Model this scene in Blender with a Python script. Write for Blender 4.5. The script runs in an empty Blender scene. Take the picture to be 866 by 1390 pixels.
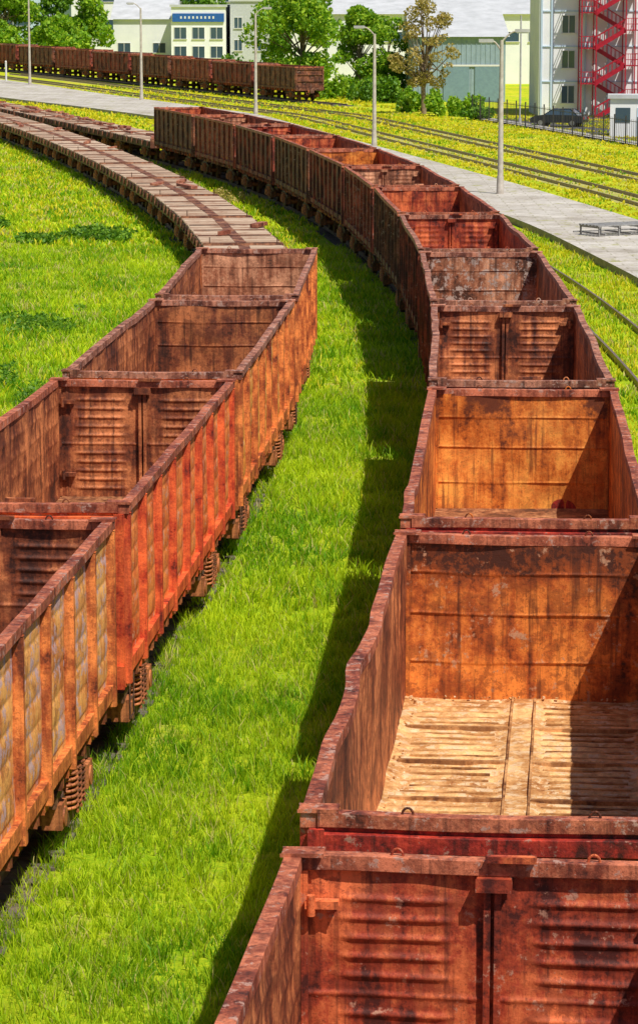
import bpy, math, random
import numpy as np
from mathutils import Vector
random.seed(4); rng=np.random.default_rng(7)
scene=bpy.context.scene
CAMZ=9.9; PITCH=9.85; FPX=3970.0
# ------------------------------------------------------------ materials
def newmat(name):
    m=bpy.data.materials.new(name); m.use_nodes=True
    nt=m.node_tree; b=nt.nodes['Principled BSDF']
    return m,nt,b
def N(nt,t,**k):
    n=nt.nodes.new(t)
    for a,v in k.items(): setattr(n,a,v)
    return n
def c4(c): return (c[0],c[1],c[2],1)
def noise(nt,vec,scale,detail=5,rough=.6):
    n=N(nt,'ShaderNodeTexNoise'); n.inputs['Scale'].default_value=scale
    n.inputs['Detail'].default_value=detail; n.inputs['Roughness'].default_value=rough
    nt.links.new(vec,n.inputs['Vector']); return n.outputs[0]
def mapping(nt,vec,scale=(1,1,1),loc=(0,0,0)):
    n=N(nt,'ShaderNodeMapping'); n.inputs['Scale'].default_value=scale; n.inputs['Location'].default_value=loc
    nt.links.new(vec,n.inputs['Vector']); return n.outputs[0]
def mth(nt,op,a,b=None,clamp=False):
    n=N(nt,'ShaderNodeMath',operation=op); n.use_clamp=clamp
    for i,x in enumerate((a,b)):
        if x is None: continue
        if isinstance(x,(int,float)): n.inputs[i].default_value=x
        else: nt.links.new(x,n.inputs[i])
    return n.outputs[0]
def mrange(nt,v,a,b,c=0,d=1):
    n=N(nt,'ShaderNodeMapRange'); nt.links.new(v,n.inputs[0])
    for i,x in enumerate((a,b,c,d)): n.inputs[i+1].default_value=x
    return n.outputs[0]
def mix(nt,f,a,b,bt='MIX'):
    n=N(nt,'ShaderNodeMix',data_type='RGBA',blend_type=bt)
    if isinstance(f,(int,float)): n.inputs[0].default_value=f
    else: nt.links.new(f,n.inputs[0])
    for i,x in ((6,a),(7,b)):
        if isinstance(x,tuple): n.inputs[i].default_value=c4(x)
        else: nt.links.new(x,n.inputs[i])
    return n.outputs[2]
def ramp(nt,f,stops):
    n=N(nt,'ShaderNodeValToRGB'); e=n.color_ramp.elements
    while len(e)<len(stops): e.new(.5)
    for i,(p,c) in enumerate(stops): e[i].position=p; e[i].color=c4(c)
    nt.links.new(f,n.inputs[0]); return n.outputs[0]
def bump(nt,b,h,strength=.4,dist=.02):
    n=N(nt,'ShaderNodeBump'); n.inputs['Strength'].default_value=strength; n.inputs['Distance'].default_value=dist
    nt.links.new(h,n.inputs['Height']); nt.links.new(n.outputs[0],b.inputs['Normal'])
def objvec(nt): return N(nt,'ShaderNodeTexCoord').outputs['Object']
def rust(name,dark,mid,light,pale=None,pamt=0.0,seed=0,sc=1.0,bias=0.0,topdark=0.0,rough=.62,patch=.6,stain=.75):
    m,nt,b=newmat(name); o=objvec(nt)
    v=mapping(nt,o,loc=(seed*3.7,seed*1.3,seed*2.1))
    A=noise(nt,v,1.1*sc,7,.62)
    B=noise(nt,mapping(nt,v,(4,4,.45)),1.6*sc,5,.6)
    C=noise(nt,v,14*sc,8,.72)
    D=noise(nt,v,3.1*sc,9,.72)
    f=mth(nt,'ADD',mth(nt,'MULTIPLY',A,.5),mth(nt,'MULTIPLY',B,.27))
    f=mth(nt,'ADD',f,mth(nt,'MULTIPLY',C,.23))
    f=mrange(nt,f,.42-bias,.59-bias)
    sx=N(nt,'ShaderNodeSeparateXYZ'); nt.links.new(o,sx.inputs[0])
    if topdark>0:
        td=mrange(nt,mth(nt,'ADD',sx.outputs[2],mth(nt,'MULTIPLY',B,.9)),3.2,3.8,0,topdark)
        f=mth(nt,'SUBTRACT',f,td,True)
    col=ramp(nt,f,[(0,dark),(.34,mid),(.66,light),(1,tuple(min(1,x*1.4) for x in light))])
    mid2=tuple(.6*a+.4*c for a,c in zip(dark,mid))
    K=mrange(nt,mth(nt,'ADD',mth(nt,'MULTIPLY',D,.7),mth(nt,'MULTIPLY',C,.3)),.505,.54,0,patch)
    col=mix(nt,K,col,mid2)
    if pale and pamt>0:
        P0=noise(nt,mapping(nt,v,(1,1,1),(9,4,3)),4.5*sc,9,.72)
        P=mrange(nt,mth(nt,'ADD',mth(nt,'MULTIPLY',P0,.75),mth(nt,'MULTIPLY',C,.25)),.62-pamt*.2,.65-pamt*.2)
        col=mix(nt,mth(nt,'MULTIPLY',P,.85),col,pale)
    E=mrange(nt,noise(nt,v,34*sc,4,.7),.56,.68,0,.55)
    col=mix(nt,E,col,tuple(x*.5 for x in dark))
    S=mrange(nt,noise(nt,mapping(nt,v,(7,7,.3),(2,1,5)),1.5,5,.65),.53,.66,0,stain)
    col=mix(nt,S,col,dark)
    nt.links.new(col,b.inputs['Base Color'])
    b.inputs['Roughness'].default_value=rough; b.inputs['Specular IOR Level'].default_value=.4
    bump(nt,b,mth(nt,'ADD',mth(nt,'MULTIPLY',C,.6),mth(nt,'MULTIPLY',D,.8)),.7,.018)
    return m
def simple(name,c1,c2=None,scale=4,rough=.8,metal=0,bm=.2,detail=6):
    m,nt,b=newmat(name); o=objvec(nt)
    n1=noise(nt,o,scale,detail,.65)
    col=mix(nt,mrange(nt,n1,.35,.65),c1,c2 if c2 else tuple(x*.75 for x in c1))
    nt.links.new(col,b.inputs['Base Color']); b.inputs['Roughness'].default_value=rough
    b.inputs['Metallic'].default_value=metal
    if bm: bump(nt,b,n1,bm,.02)
    return m
def glass(name,c=(.03,.05,.07)):
    m,nt,b=newmat(name); b.inputs['Base Color'].default_value=c4(c)
    b.inputs['Roughness'].default_value=.08; b.inputs['Specular IOR Level'].default_value=.8
    return m
# ------------------------------------------------------------ mesh builder
class MB:
    def __init__(s): s.V=[];s.F=[];s.n=0
    def add(s,v,f,mat=0,smooth=False):
        v=np.asarray(v,float).reshape(-1,3); s.V.append(v)
        f=np.asarray(f,int)
        if f.ndim==1: f=f[None]
        s.F.append((f+s.n,mat,smooth)); s.n+=len(v)
    def box(s,x0,x1,y0,y1,z0,z1,mat=0,nx=1,ny=1):
        if nx>1:
            t=np.linspace(x0,x1,nx+1); sec=[(y0,z0),(y1,z0),(y1,z1),(y0,z1)]
            v=[(a,p[0],p[1]) for a in t for p in sec]
        else:
            t=np.linspace(y0,y1,ny+1); sec=[(x0,z0),(x0,z1),(x1,z1),(x1,z0)]
            v=[(p[0],a,p[1]) for a in t for p in sec]
        k=len(t); f=[]
        for i in range(k-1):
            for j in range(4):
                a=i*4+j;b=i*4+(j+1)%4; f.append((a,a+4,b+4,b)[::-1])
        f.append((0,3,2,1)[::-1]); f.append(((k-1)*4,(k-1)*4+1,(k-1)*4+2,(k-1)*4+3)[::-1])
        s.add(v,f,mat)
    def grid(s,P,mat=0,smooth=True,flip=False):
        a,b=P.shape[:2]; i=np.arange(a*b).reshape(a,b)
        f=np.stack([i[:-1,:-1],i[1:,:-1],i[1:,1:],i[:-1,1:]],-1).reshape(-1,4)
        if flip: f=f[:,::-1]
        s.add(P.reshape(-1,3),f,mat,smooth)
    def cyl(s,p0,p1,r0,r1=None,n=10,mat=0,caps=True):
        r1=r0 if r1 is None else r1
        p0=np.array(p0,float);p1=np.array(p1,float);d=p1-p0;d/=np.linalg.norm(d)+1e-9
        u=np.cross(d,(0,0,1) if abs(d[2])<.9 else (1,0,0));u/=np.linalg.norm(u);w=np.cross(d,u)
        a=np.linspace(0,2*math.pi,n,endpoint=False)
        c=np.cos(a)[:,None]*u+np.sin(a)[:,None]*w
        v=np.vstack([p0+c*r0,p1+c*r1]); i=np.arange(n); j=(i+1)%n
        s.add(v,np.stack([i,j,j+n,i+n],-1),mat,True)
        if caps:
            s.add(p0+c*r0,[list(range(n))[::-1]],mat); s.add(p1+c*r1,[list(range(n))],mat)
    def tube(s,pts,r,n=6,mat=0):
        for a,b in zip(pts[:-1],pts[1:]): s.cyl(a,b,r,r,n,mat)
    def beam(s,p0,p1,w,h,mat=0):
        p0=np.array(p0,float);p1=np.array(p1,float);d=p1-p0;d/=np.linalg.norm(d)
        u=np.cross(d,(0,0,1) if abs(d[2])<.95 else (1,0,0));u/=np.linalg.norm(u);w2=np.cross(u,d)
        q=[(-1,-1),(1,-1),(1,1),(-1,1)]
        v=[p+u*a*w/2+w2*b*h/2 for p in (p0,p1) for a,b in q]
        s.add(v,[(0,1,2,3),(7,6,5,4),(0,4,5,1),(1,5,6,2),(2,6,7,3),(3,7,4,0)],mat)
    def prism(s,poly,x0,x1,mat=0):
        n=len(poly); v=[(x0,a,b) for a,b in poly]+[(x1,a,b) for a,b in poly]
        s.add(v,[(i,(i+1)%n,(i+1)%n+n,i+n) for i in range(n)],mat)
        s.add(v[:n],[list(range(n))[::-1]],mat); s.add(v[n:],[list(range(n))],mat)
    def mesh(s,name,mats,deform=None):
        V=np.vstack(s.V)
        if deform is not None: V=deform(V)
        me=bpy.data.meshes.new(name)
        me.vertices.add(len(V)); me.vertices.foreach_set('co',V.astype(np.float32).ravel())
        L=np.concatenate([f.ravel() for f,_,_ in s.F])
        tot=np.concatenate([np.full(len(f),f.shape[1]) for f,_,_ in s.F])
        st=np.concatenate([[0],np.cumsum(tot)[:-1]])
        me.loops.add(len(L)); me.loops.foreach_set('vertex_index',L.astype(np.int32))
        me.polygons.add(len(tot)); me.polygons.foreach_set('loop_start',st.astype(np.int32))
        me.polygons.foreach_set('material_index',np.concatenate([np.full(len(f),m) for f,m,_ in s.F]).astype(np.int32))
        me.polygons.foreach_set('use_smooth',np.concatenate([np.full(len(f),sm) for f,_,sm in s.F]).astype(bool))
        for m in mats: me.materials.append(m)
        me.update(calc_edges=True); me.validate()
        return me
    def obj(s,name,mats,parent=None,bevel=0,deform=None,loc=(0,0,0),rz=0):
        return mkobj(name,s.mesh(name,mats,deform),parent,bevel,loc,rz)
def mkobj(name,me,parent=None,bevel=0,loc=(0,0,0),rz=0):
    o=bpy.data.objects.new(name,me); scene.collection.objects.link(o)
    o.location=loc; o.rotation_euler=(0,0,rz)
    if parent: o.parent=parent
    if bevel:
        b=o.modifiers.new('bevel','BEVEL'); b.width=bevel; b.segments=2; b.limit_method='ANGLE'; b.angle_limit=math.radians(50)
    return o
def empty(name,loc=(0,0,0),rz=0):
    o=bpy.data.objects.new(name,None); scene.collection.objects.link(o); o.location=loc; o.rotation_euler=(0,0,rz)
    o.empty_display_size=.5; return o
def ss(a,b,x):
    t=np.clip((x-a)/(b-a),0,1); return t*t*(3-2*t)
def gz(x,y):
    y=np.asarray(y,float); return 1.3*ss(290,430,y)+0*x
# ------------------------------------------------------------ paths
class Path:
    def __init__(s,fn=None,table=None,x0=0,y0=0):
        s.ys=np.arange(-60,620,.5)
        if fn: s.sl=fn(s.ys)
        else:
            t=np.array(table); s.sl=np.interp(s.ys,t[:,0],t[:,1])
            k=np.ones(21)/21; s.sl=np.convolve(np.pad(s.sl,10,mode='edge'),k,'valid')
        X=np.concatenate([[0],np.cumsum((s.sl[1:]+s.sl[:-1])*.25)])
        s.xs=X-np.interp(y0,s.ys,X)+x0
    def x(s,y): return np.interp(y,s.ys,s.xs)
    def s_(s,y): return np.interp(y,s.ys,s.sl)
    def off(s,y,o):
        k=s.s_(y); n=np.sqrt(1+k*k); return s.x(y)+o/n, y-o*k/n
def sr(y):
    c=.1299-.001398*y-3.87e-6*y*y; e=.1299-.001398*185-3.87e-6*185**2-.0002*(y-185)
    return np.where(y<185,c,e)
PR=Path(fn=sr,x0=4.12,y0=75)
PL=Path(table=[(-60,.09),(0,.09),(40,.083),(56,.068),(70,.035),(90,-.04),(113,-.11),(134,-.152),(160,-.182),(200,-.215),(240,-.26),(320,-.34)],x0=-4.09,y0=35.9)
PF=Path(table=[(0,-.34),(300,-.36),(340,-.42),(400,-.5),(500,-.6)],x0=-.84,y0=300)
SP=13.6; LB=12.5; HL=LB/2
def place(path,far0,n):
    out=[]; y=far0-HL
    for i in range(n):
        s=path.s_(y); out.append((float(path.x(y)),float(y),-math.atan(s)))
        y=y+SP/math.sqrt(1+s*s)
    return out
# ------------------------------------------------------------ shared steel materials
M_under=rust('underframe_steel',(.03,.015,.01),(.1,.045,.028),(.2,.09,.05),seed=3)
M_spring=rust('rusty_spring_steel',(.1,.035,.015),(.36,.11,.04),(.55,.19,.07),seed=5)
M_rail=simple('rail_steel',(.2,.12,.08),(.32,.26,.22),6,.45,.4)
M_sleeper=simple('sleeper_wood',(.09,.07,.055),(.17,.14,.12),8,.9)
def bogie_mesh():
    b=MB(); FX=1.28
    for sx in(-1,1):
        for wy in(-.925,.925):
            b.cyl((sx*.7,wy,.63),(sx*.83,wy,.63),.475,.475,28,0)
            b.cyl((sx*.66,wy,.63),(sx*.7,wy,.63),.51,.51,28,0)
            b.cyl((sx*.83,wy,.63),(sx*(FX+.14),wy,.63),.12,.12,14,1)
            b.box(sx*FX-.12,sx*FX+.12,wy-.17,wy+.17,.5,.8,1)
        x0,x1=sx*(FX-.07),sx*(FX+.07)
        b.prism([(-1.2,.78),(-1.2,.92),(-.4,1.1),(.4,1.1),(1.2,.92),(1.2,.78),(.4,.95),(-.4,.95)],min(x0,x1),max(x0,x1),0)
        b.prism([(-.78,.8),(-.68,.86),(-.36,.5),(.36,.5),(.68,.86),(.78,.8),(.46,.36),(-.46,.36)],min(x0,x1),max(x0,x1),0)
        for cy in(-.25,0.0,.25):
            for zz in np.arange(.5,.93,.07):
                a=np.linspace(0,2*math.pi,12,endpoint=False)
                pts=[(sx*(FX+.04)+.12*math.cos(t),cy+.12*math.sin(t),zz+.035*t/math.pi) for t in a]+[(sx*(FX+.04)+.12,cy,zz+.07)]
                b.tube(pts,.021,5,1)
    for wy in(-.925,.925): b.cyl((-.7,wy,.63),(.7,wy,.63),.08,.08,12,0)
    b.box(-1.25,1.25,-.22,.22,.96,1.04,0)
    for wy in(-.4,.4): b.box(-.9,.9,wy-.05,wy+.05,.45,.58,0)
    return b.mesh('bogie',[M_under,M_spring])
ME_BOG=bogie_mesh()
def coupler_mesh():
    b=MB()
    b.box(-.09,.09,-.55,.0,1.0,1.2,0)
    b.prism([(0,.93),(.2,.9),(.25,.95),(.25,1.25),(.2,1.3),(0,1.27)],-.2,.12,0)
    b.box(-.32,-.18,.02,.2,.98,1.22,0); b.box(.1,.3,-.05,.05,.95,1.25,1)
    b.tube([(.35,-.4,1.1),(.4,-.1,.85),(.38,.1,.75),(.3,.25,.8)],.025,6,1)
    return b.mesh('coupler',[M_under,M_spring])
ME_CPL=coupler_mesh()
# ------------------------------------------------------------ gondola meshes
def wob(a,b,seed,amp):
    r=np.random.default_rng(seed); o=0
    for k in range(5):
        fa,fb=r.uniform(.5,3.2,2); p,q=r.uniform(0,6.28,2); o=o+np.sin(a*fa+p)*np.sin(b*fb+q)
    return o*amp/2.2
O2={}
def m_out2(m): return O2.get(m.name,m)
def gon_meshes(key,endtype,seed,hi,m_in,m_out,m_rim,m_floor,m_end,dentamp=.02,ribamp=.03):
    r=np.random.default_rng(seed); Z0,Z1=1.54,3.52; bay=LB/8
    co=r.uniform(-1,1,(2,6))
    dents=[(r.uniform(-5.5,5.5),r.choice([-1,1]),r.uniform(-.035,.035),r.uniform(.3,.7)) for _ in range(3)]
    if key=='B': dents=[(-1.0,-1,.06,.6),(.9,-1,-.03,.5),(-3.9,-1,.025,.6)]
    def deform(V):
        V=V.copy(); x,y,z=V[:,0],V[:,1],V[:,2]
        t=np.clip((z-1.5)/2.05,0,1)**1.3; w=np.clip(1-(np.abs(y)/HL)**6,0,1); sd=np.clip(x/1.4,-1,1)
        bl=np.zeros_like(y)
        for i,sg in((0,-1),(1,1)):
            q=dentamp*(co[i,0]*np.sin(y*.5+co[i,1]*3)+.6*co[i,2]*np.sin(y*1.1+co[i,3]*3)+.3*co[i,4]*np.sin(y*2.3+co[i,5]*3))
            for (dy,s2,am,wd) in dents:
                if s2==sg: q=q+am*np.exp(-((y-dy)/wd)**2)
            bl=np.where(sd*sg>0,q*np.abs(sd),bl)
        V[:,0]=x+bl*t*w*np.sign(sd)
        V[:,2]=z+t*w*.2*bl*np.abs(sd)**3
        e=np.clip((np.abs(y)-HL+.5)/.4,0,1)
        V[:,1]=y+e*t*.012*(np.sin(x*2.2+co[0,0]*5)+.4*np.sin(x*5+co[1,1]*5))
        V[:,2]+= e*t*.005*np.sin(x*3+co[1,2]*5)
        return V
    q=1.0 if hi else .4
    ny=int(8*14*(1 if hi else .5)); nz=int(90*(1 if hi else .35))
    Y,Z=np.meshgrid(np.linspace(-HL+.04,HL-.04,ny),np.linspace(Z0-.02,Z1,nz),indexing='ij')
    f=((Y+HL)/bay)%1
    e=ss(.07,.15,f)*ss(.93,.85,f)
    zz=((Z-1.62)/.315)%1
    rib=e*np.abs(np.sin(math.pi*zz))**.32*(Z>1.62)*(Z<3.5)
    post=np.exp(-(np.minimum(f,1-f)/.035)**2)
    inn=MB(); out=MB()
    for sg in(-1,1):
        X=sg*(1.44+rib*ribamp+wob(Y,Z,seed+sg,.016)-post*.012)
        inn.grid(np.stack([X,Y,Z],-1),0,True,flip=(sg>0))
        X2=sg*(1.468+rib*ribamp*1.0+wob(Y,Z,seed+sg,.016))
        out.grid(np.stack([X2,Y,Z],-1),0,True,flip=(sg<0))
    nx=int(70*q); nz=int(150*q)
    X,Z=np.meshgrid(np.linspace(-1.43,1.43,nx),np.linspace(Z0-.02,Z1,nz),indexing='ij')
    lx=np.abs(X)
    if endtype=='doors':
        e=ss(.24,.42,lx)*ss(1.22,1.04,lx); rr=((Z-1.66)/.152)%1
        rb=e*np.exp(-((rr-.5)/.17)**2)*(((Z>1.66)&(Z<2.42))|((Z>2.572)&(Z<3.332)))
        h=rb*.02-.04*np.exp(-(lx/.012)**2)+.012*np.exp(-((lx-1.3)/.02)**2)+.012*np.exp(-((lx-.14)/.015)**2)+.014*np.exp(-((Z-2.5)/.02)**2)
    else:
        h=-.0*X
        for zs in(2.02,2.62,3.12): h=h+.01*np.exp(-((Z-zs-.01*np.sin(X*3))/.014)**2)+.008*(Z>zs)
        for xs_ in(-.7,.72): h=h+.005*np.exp(-((X-xs_)/.012)**2)
    h=h+wob(X,Z,seed+9,.02)+wob(X*2.5,Z*2.5,seed+19,.008)
    for sg in(-1,1):
        inn.grid(np.stack([X,sg*(HL-.05-h),Z],-1),1,True,flip=(sg<0))
        out.grid(np.stack([X,sg*(HL-.02+.0*h),Z],-1),1,False,flip=(sg>0))
    fr=MB()
    n=40 if hi else 16
    for sg in(-1,1):
        a,b=sorted((sg*1.43,sg*1.565)); fr.box(a,b,-HL,HL,3.48,3.6,0,ny=n)
        a,b=sorted((sg*1.44,sg*1.545)); fr.box(a,b,-HL+.05,HL-.05,1.34,1.53,1,ny=n)
        for i in range(9):
            y=-HL+i*bay; wd=.075
            if i==0:y+=.09
            if i==8:y-=.09
            v=[]
            for z in np.linspace(1.24,3.478,7):
                v+= [(sg*1.455,y-wd,z),(sg*1.576,y-wd*.62,z),(sg*1.576,y+wd*.62,z),(sg*1.455,y+wd,z)]
            fs=[]
            for k in range(6):
                for j in range(4):
                    p=k*4+j;qq=k*4+(j+1)%4; fs.append((p,qq,qq+4,p+4) if sg<0 else (p+4,qq+4,qq,p))
            fs.append((0,1,2,3)); fs.append((24,25,26,27)); fr.add(v,fs,1)
            if 0<i<8:
                fr.box(*sorted((sg*1.40,sg*1.50)),y-.12,y+.12,1.16,1.335,1)
            if i<8:
                for dy in(.45,1.1):
                    fr.box(*sorted((sg*1.30,sg*1.49)),y+dy-.06,y+dy+.06,1.12,1.335,2)
        for ey in(-1,1):
            fr.box(*sorted((sg*1.27,sg*1.585)),*sorted((ey*(HL+.02),ey*(HL-.17))),3.603,3.622,0)
            fr.box(*sorted((sg*1.395,sg*1.435)),*sorted((ey*(HL-.06),ey*(HL-.1))),1.6,3.47,2)
    for ey in(-1,1):
        fr.box(-1.428,1.428,*sorted((ey*(HL-.1),ey*(HL+.02))),3.48,3.598,0,nx=14)
        fr.box(-1.5,1.5,*sorted((ey*(HL-.05),ey*(HL+.12))),1.2,1.5,1)
        for zb in(2.1,2.75,3.3):
            fr.box(-1.43,1.43,*sorted((ey*(HL-.015),ey*(HL+.06))),zb,zb+.14,1,nx=6)
        for xx in(-1.5,1.38): fr.box(xx,xx+.12,*sorted((ey*(HL-.01),ey*(HL+.075))),1.5,3.47,1)
        if endtype=='doors':
            yy=ey*(HL-.13)
            fr.box(-.12,.14,*sorted((yy-.05,yy+.05)),3.38,3.475,2); fr.box(-.05,.32,*sorted((yy-.02,yy+.04)),3.602,3.64,2)
            for sx in(-1,1):
                for z in(1.95,3.2):
                    fr.box(*sorted((sx*1.16,sx*1.40)),*sorted((yy-.03,yy+.05)),z,z+.05,2)
                    fr.cyl((sx*1.36,yy-.02*ey,z-.06),(sx*1.36,yy-.02*ey,z+.1),.032,.032,8,2)
                fr.box(*sorted((sx*.02,sx*.06)),*sorted((yy+.02,yy+.08*ey)),1.6,3.4,2)
        for sx in(-.72,.75):
            a=np.linspace(0,math.pi,7); yy=ey*(HL-.04)
            fr.tube([(sx+.045*math.cos(t),yy,3.59+.06*math.sin(t)) for t in a],.012,6,2)
    fl=MB()
    nyf=640 if key=='B' else 90; nxf=80 if key=='B' else 20
    X,Y=np.meshgrid(np.linspace(-1.45,1.45,nxf),np.linspace(-HL+.02,HL-.02,nyf),indexing='ij')
    f=((Y+HL)/bay)%1; e=ss(.04,.08,f)*ss(.96,.92,f)
    if key=='B':
        ax=np.abs(X); inx=ss(.17,.26,ax)*ss(1.32,1.24,ax); per=bay/6
        gr=np.exp(-((((Y+HL)/per)%1-.5)/.2)**2)
        hh=-.05*e*inx*gr+.01*(1-inx)+.05*ss(1.3,1.45,ax)*(.5+.5*np.sin(Y*3.1))
        hh=hh+wob(X*2,Y*1.5,seed+4,.012)+wob(X*6,Y*6,seed+5,.005)
    else: hh=.03*(1-e)
    fl.grid(np.stack([X,Y,1.56+hh],-1),0,True,flip=True)
    if key=='B':
        for sx in(-.15,.12): fl.box(sx,sx+.025,-HL+.1,HL-.1,1.5,1.605,1)
        rr_=random.Random(3)
        for i in range(8):
            yb=-HL+i*bay
            for s0,s1 in((-1.36,-.155),(.15,1.36)):
                if i: fl.box(s0,s1,yb-.03,yb+.03,1.5,1.60,1)
                for k in range(6):   # rust-coloured strips paint in groove shading that the sun does not give
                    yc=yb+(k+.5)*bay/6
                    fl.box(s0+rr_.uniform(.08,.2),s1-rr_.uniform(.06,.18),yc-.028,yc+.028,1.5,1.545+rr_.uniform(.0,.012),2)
        for k in range(60):
            a=rng.choice([-1,1])*rng.uniform(1.3,1.4); yy=rng.uniform(-1,HL-.15)
            if rng.random()<.35: a=rng.uniform(-1.3,1.3); yy=HL-rng.uniform(.08,.16)
            s=rng.uniform(.01,.022); d=rng.normal(0,1,3); d/=np.linalg.norm(d)
            c=np.array([a,yy,1.60+s*.3]); fl.beam(c-d*s,c+d*s,s*1.5,s*1.1,0)
    un=MB()
    un.box(-.2,.2,-HL,HL,.98,1.4,0)
    for i in range(9): un.box(-1.4,1.4,-HL+.12+i*(LB-.24)/8-.06,-HL+.12+i*(LB-.24)/8+.06,1.16,1.45,0)
    un.cyl((-.3,-1,.85),(-.3,.1,.85),.16,.16,12,0); un.cyl((.5,.6,.9),(.5,1.5,.9),.2,.2,14,0)
    for sg in(-1,1):
        un.cyl((sg*.95,-5.9,1.05),(sg*.95,5.9,1.05),.02,.02,6,0)
        for z in(.7,.95): un.cyl((sg*1.5,-5.55,z),(sg*1.5,-5.9,z),.014,.014,6,0)
        for yy in(5.55,5.9): un.cyl((sg*1.5,-yy,.7),(sg*1.5,-yy,1.35),.014,.014,6,0)
    return dict(shell=inn.mesh('inner_walls',[m_in,m_end],deform),outer=out.mesh('outer_panels',[m_out,m_out],deform),
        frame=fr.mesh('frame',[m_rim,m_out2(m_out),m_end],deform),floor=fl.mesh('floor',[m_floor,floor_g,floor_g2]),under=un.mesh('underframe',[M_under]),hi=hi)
def gondola(ms,loc,rz,z=0):
    p=empty('gondola_wagon',(loc[0],loc[1],z),rz)
    mkobj('inner_walls',ms['shell'],p); mkobj('outer_panels',ms['outer'],p)
    mkobj('frame',ms['frame'],p,bevel=.012 if ms['hi'] else 0); mkobj('floor',ms['floor'],p); mkobj('underframe',ms['under'],p)
    for i,y in enumerate((-4.2,4.2)): mkobj('bogie_%d'%(i+1),ME_BOG,p,loc=(0,y,0))
    mkobj('coupler_front',ME_CPL,p,loc=(0,HL+.32,0)); mkobj('coupler_rear',ME_CPL,p,loc=(0,-HL-.32,0),rz=math.pi)
    return p
rim_b=rust('rim_brown',(.06,.02,.014),(.24,.075,.045),(.44,.18,.11),(.5,.32,.26),.4,1,1.6,bias=.02)
rim_r=rust('rim_redbrown',(.07,.018,.012),(.3,.065,.032),(.5,.15,.075),(.5,.3,.24),.35,2,1.6,bias=.02)
floor_d=rust('floor_rust',(.08,.03,.016),(.26,.095,.04),(.44,.2,.09),seed=8)
floor_g=rust('floor_beam_rust',(.12,.045,.018),(.38,.17,.06),(.55,.29,.12),seed=9,stain=.3)
floor_g2=rust('groove_shade_tint',(.16,.06,.02),(.42,.19,.06),(.58,.31,.12),seed=10,stain=.2,patch=.3)  # darker floor tone, stands in for shade in the pressed grooves
floor_b=rust('floor_rusted_steel',(.28,.1,.028),(.52,.25,.085),(.68,.4,.17),(.72,.53,.33),.5,11,1.3,bias=.03,patch=.45,stain=.3)
red_o=rust('red_side_paint',(.06,.01,.008),(.33,.022,.014),(.55,.05,.025),(.38,.2,.15),.25,21,1.5,patch=.4)
dk_o=rust('maroon_side_paint',(.04,.01,.008),(.15,.026,.018),(.32,.06,.032),(.36,.2,.16),.25,23,1.3)
dk_o2=rust('brown_side_paint',(.035,.012,.008),(.13,.04,.022),(.26,.09,.045),(.4,.26,.2),.3,24,1.3)
dk_o3=rust('faded_red_side_paint',(.05,.012,.008),(.26,.045,.025),(.42,.09,.05),(.42,.26,.22),.35,26,1.3)
or_o=rust('orange_peeling_paint',(.14,.03,.01),(.72,.18,.025),(.95,.34,.06),(.72,.42,.26),.35,25,1.3,bias=.07,patch=.45,stain=.35)
lil_o=rust('peeling_orange_lilac_paint',(.1,.03,.016),(.62,.19,.045),(.86,.36,.1),(.58,.42,.45),.5,27,.8,bias=.05,patch=.6,stain=.3)
redor_o=rust('peeling_red_paint',(.12,.018,.009),(.66,.1,.022),(.88,.22,.05),(.72,.38,.26),.38,29,1.2,bias=.05,patch=.5,stain=.35)
post_or=rust('post_orange_rust',(.12,.026,.012),(.46,.1,.026),(.74,.22,.055),None,0,31,2,bias=.02,stain=.5)
post_red=rust('post_red_rust',(.12,.015,.01),(.54,.055,.018),(.78,.13,.035),None,0,33,2,bias=.03,patch=.4,stain=.4)
O2.update({'orange_peeling_paint':post_or,'peeling_orange_lilac_paint':post_or,'peeling_red_paint':post_red})
def inn(nm,k,seed,**kw):
    P={'orange':((.07,.018,.009),(.48,.1,.018),(.78,.225,.04)),'bright':((.14,.032,.01),(.64,.165,.022),(.88,.31,.055)),
       'brown':((.045,.013,.009),(.26,.065,.025),(.56,.19,.07)),'red':((.07,.012,.009),(.4,.055,.022),(.64,.15,.05)),
       'grey':((.065,.026,.016),(.36,.13,.065),(.62,.3,.17)),'dark':((.035,.012,.008),(.21,.055,.024),(.44,.15,.055))}[k]
    return rust('inner_'+nm,*P,seed=seed,**kw)
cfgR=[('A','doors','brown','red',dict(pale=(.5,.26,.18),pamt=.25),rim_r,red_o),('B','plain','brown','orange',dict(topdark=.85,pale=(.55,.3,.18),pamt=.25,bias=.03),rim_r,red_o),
 ('C','plain','orange','bright',dict(topdark=.35,patch=.4),rim_r,red_o),('D','doors','brown','brown',dict(),rim_b,dk_o),
 ('E','plain','brown','grey',dict(pale=(.5,.4,.35),pamt=.5),rim_b,dk_o)]
posR=place(PR,21.2,13); posL=place(PL,35.9,4)
for i,(k,et,si,en,kw,rm,ou) in enumerate(cfgR):
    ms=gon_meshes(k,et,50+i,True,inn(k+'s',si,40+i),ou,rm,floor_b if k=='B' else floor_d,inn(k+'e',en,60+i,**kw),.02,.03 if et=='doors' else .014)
    gondola(ms,posR[i],posR[i][2])
cfgL=[('L1','doors','brown','brown',lil_o,rim_r),('L2','doors','brown','brown',redor_o,rim_r),('L3','plain','brown','dark',or_o,rim_b),('L4','plain','brown','grey',or_o,rim_b)]
for i,(k,et,si,en,ou,rm) in enumerate(cfgL):
    ms=gon_meshes(k,et,80+i,True,inn(k+'s',si,70+i),ou,rm,floor_d,inn(k+'e',en,90+i),.018,.026)
    gondola(ms,posL[i],posL[i][2])
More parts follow.
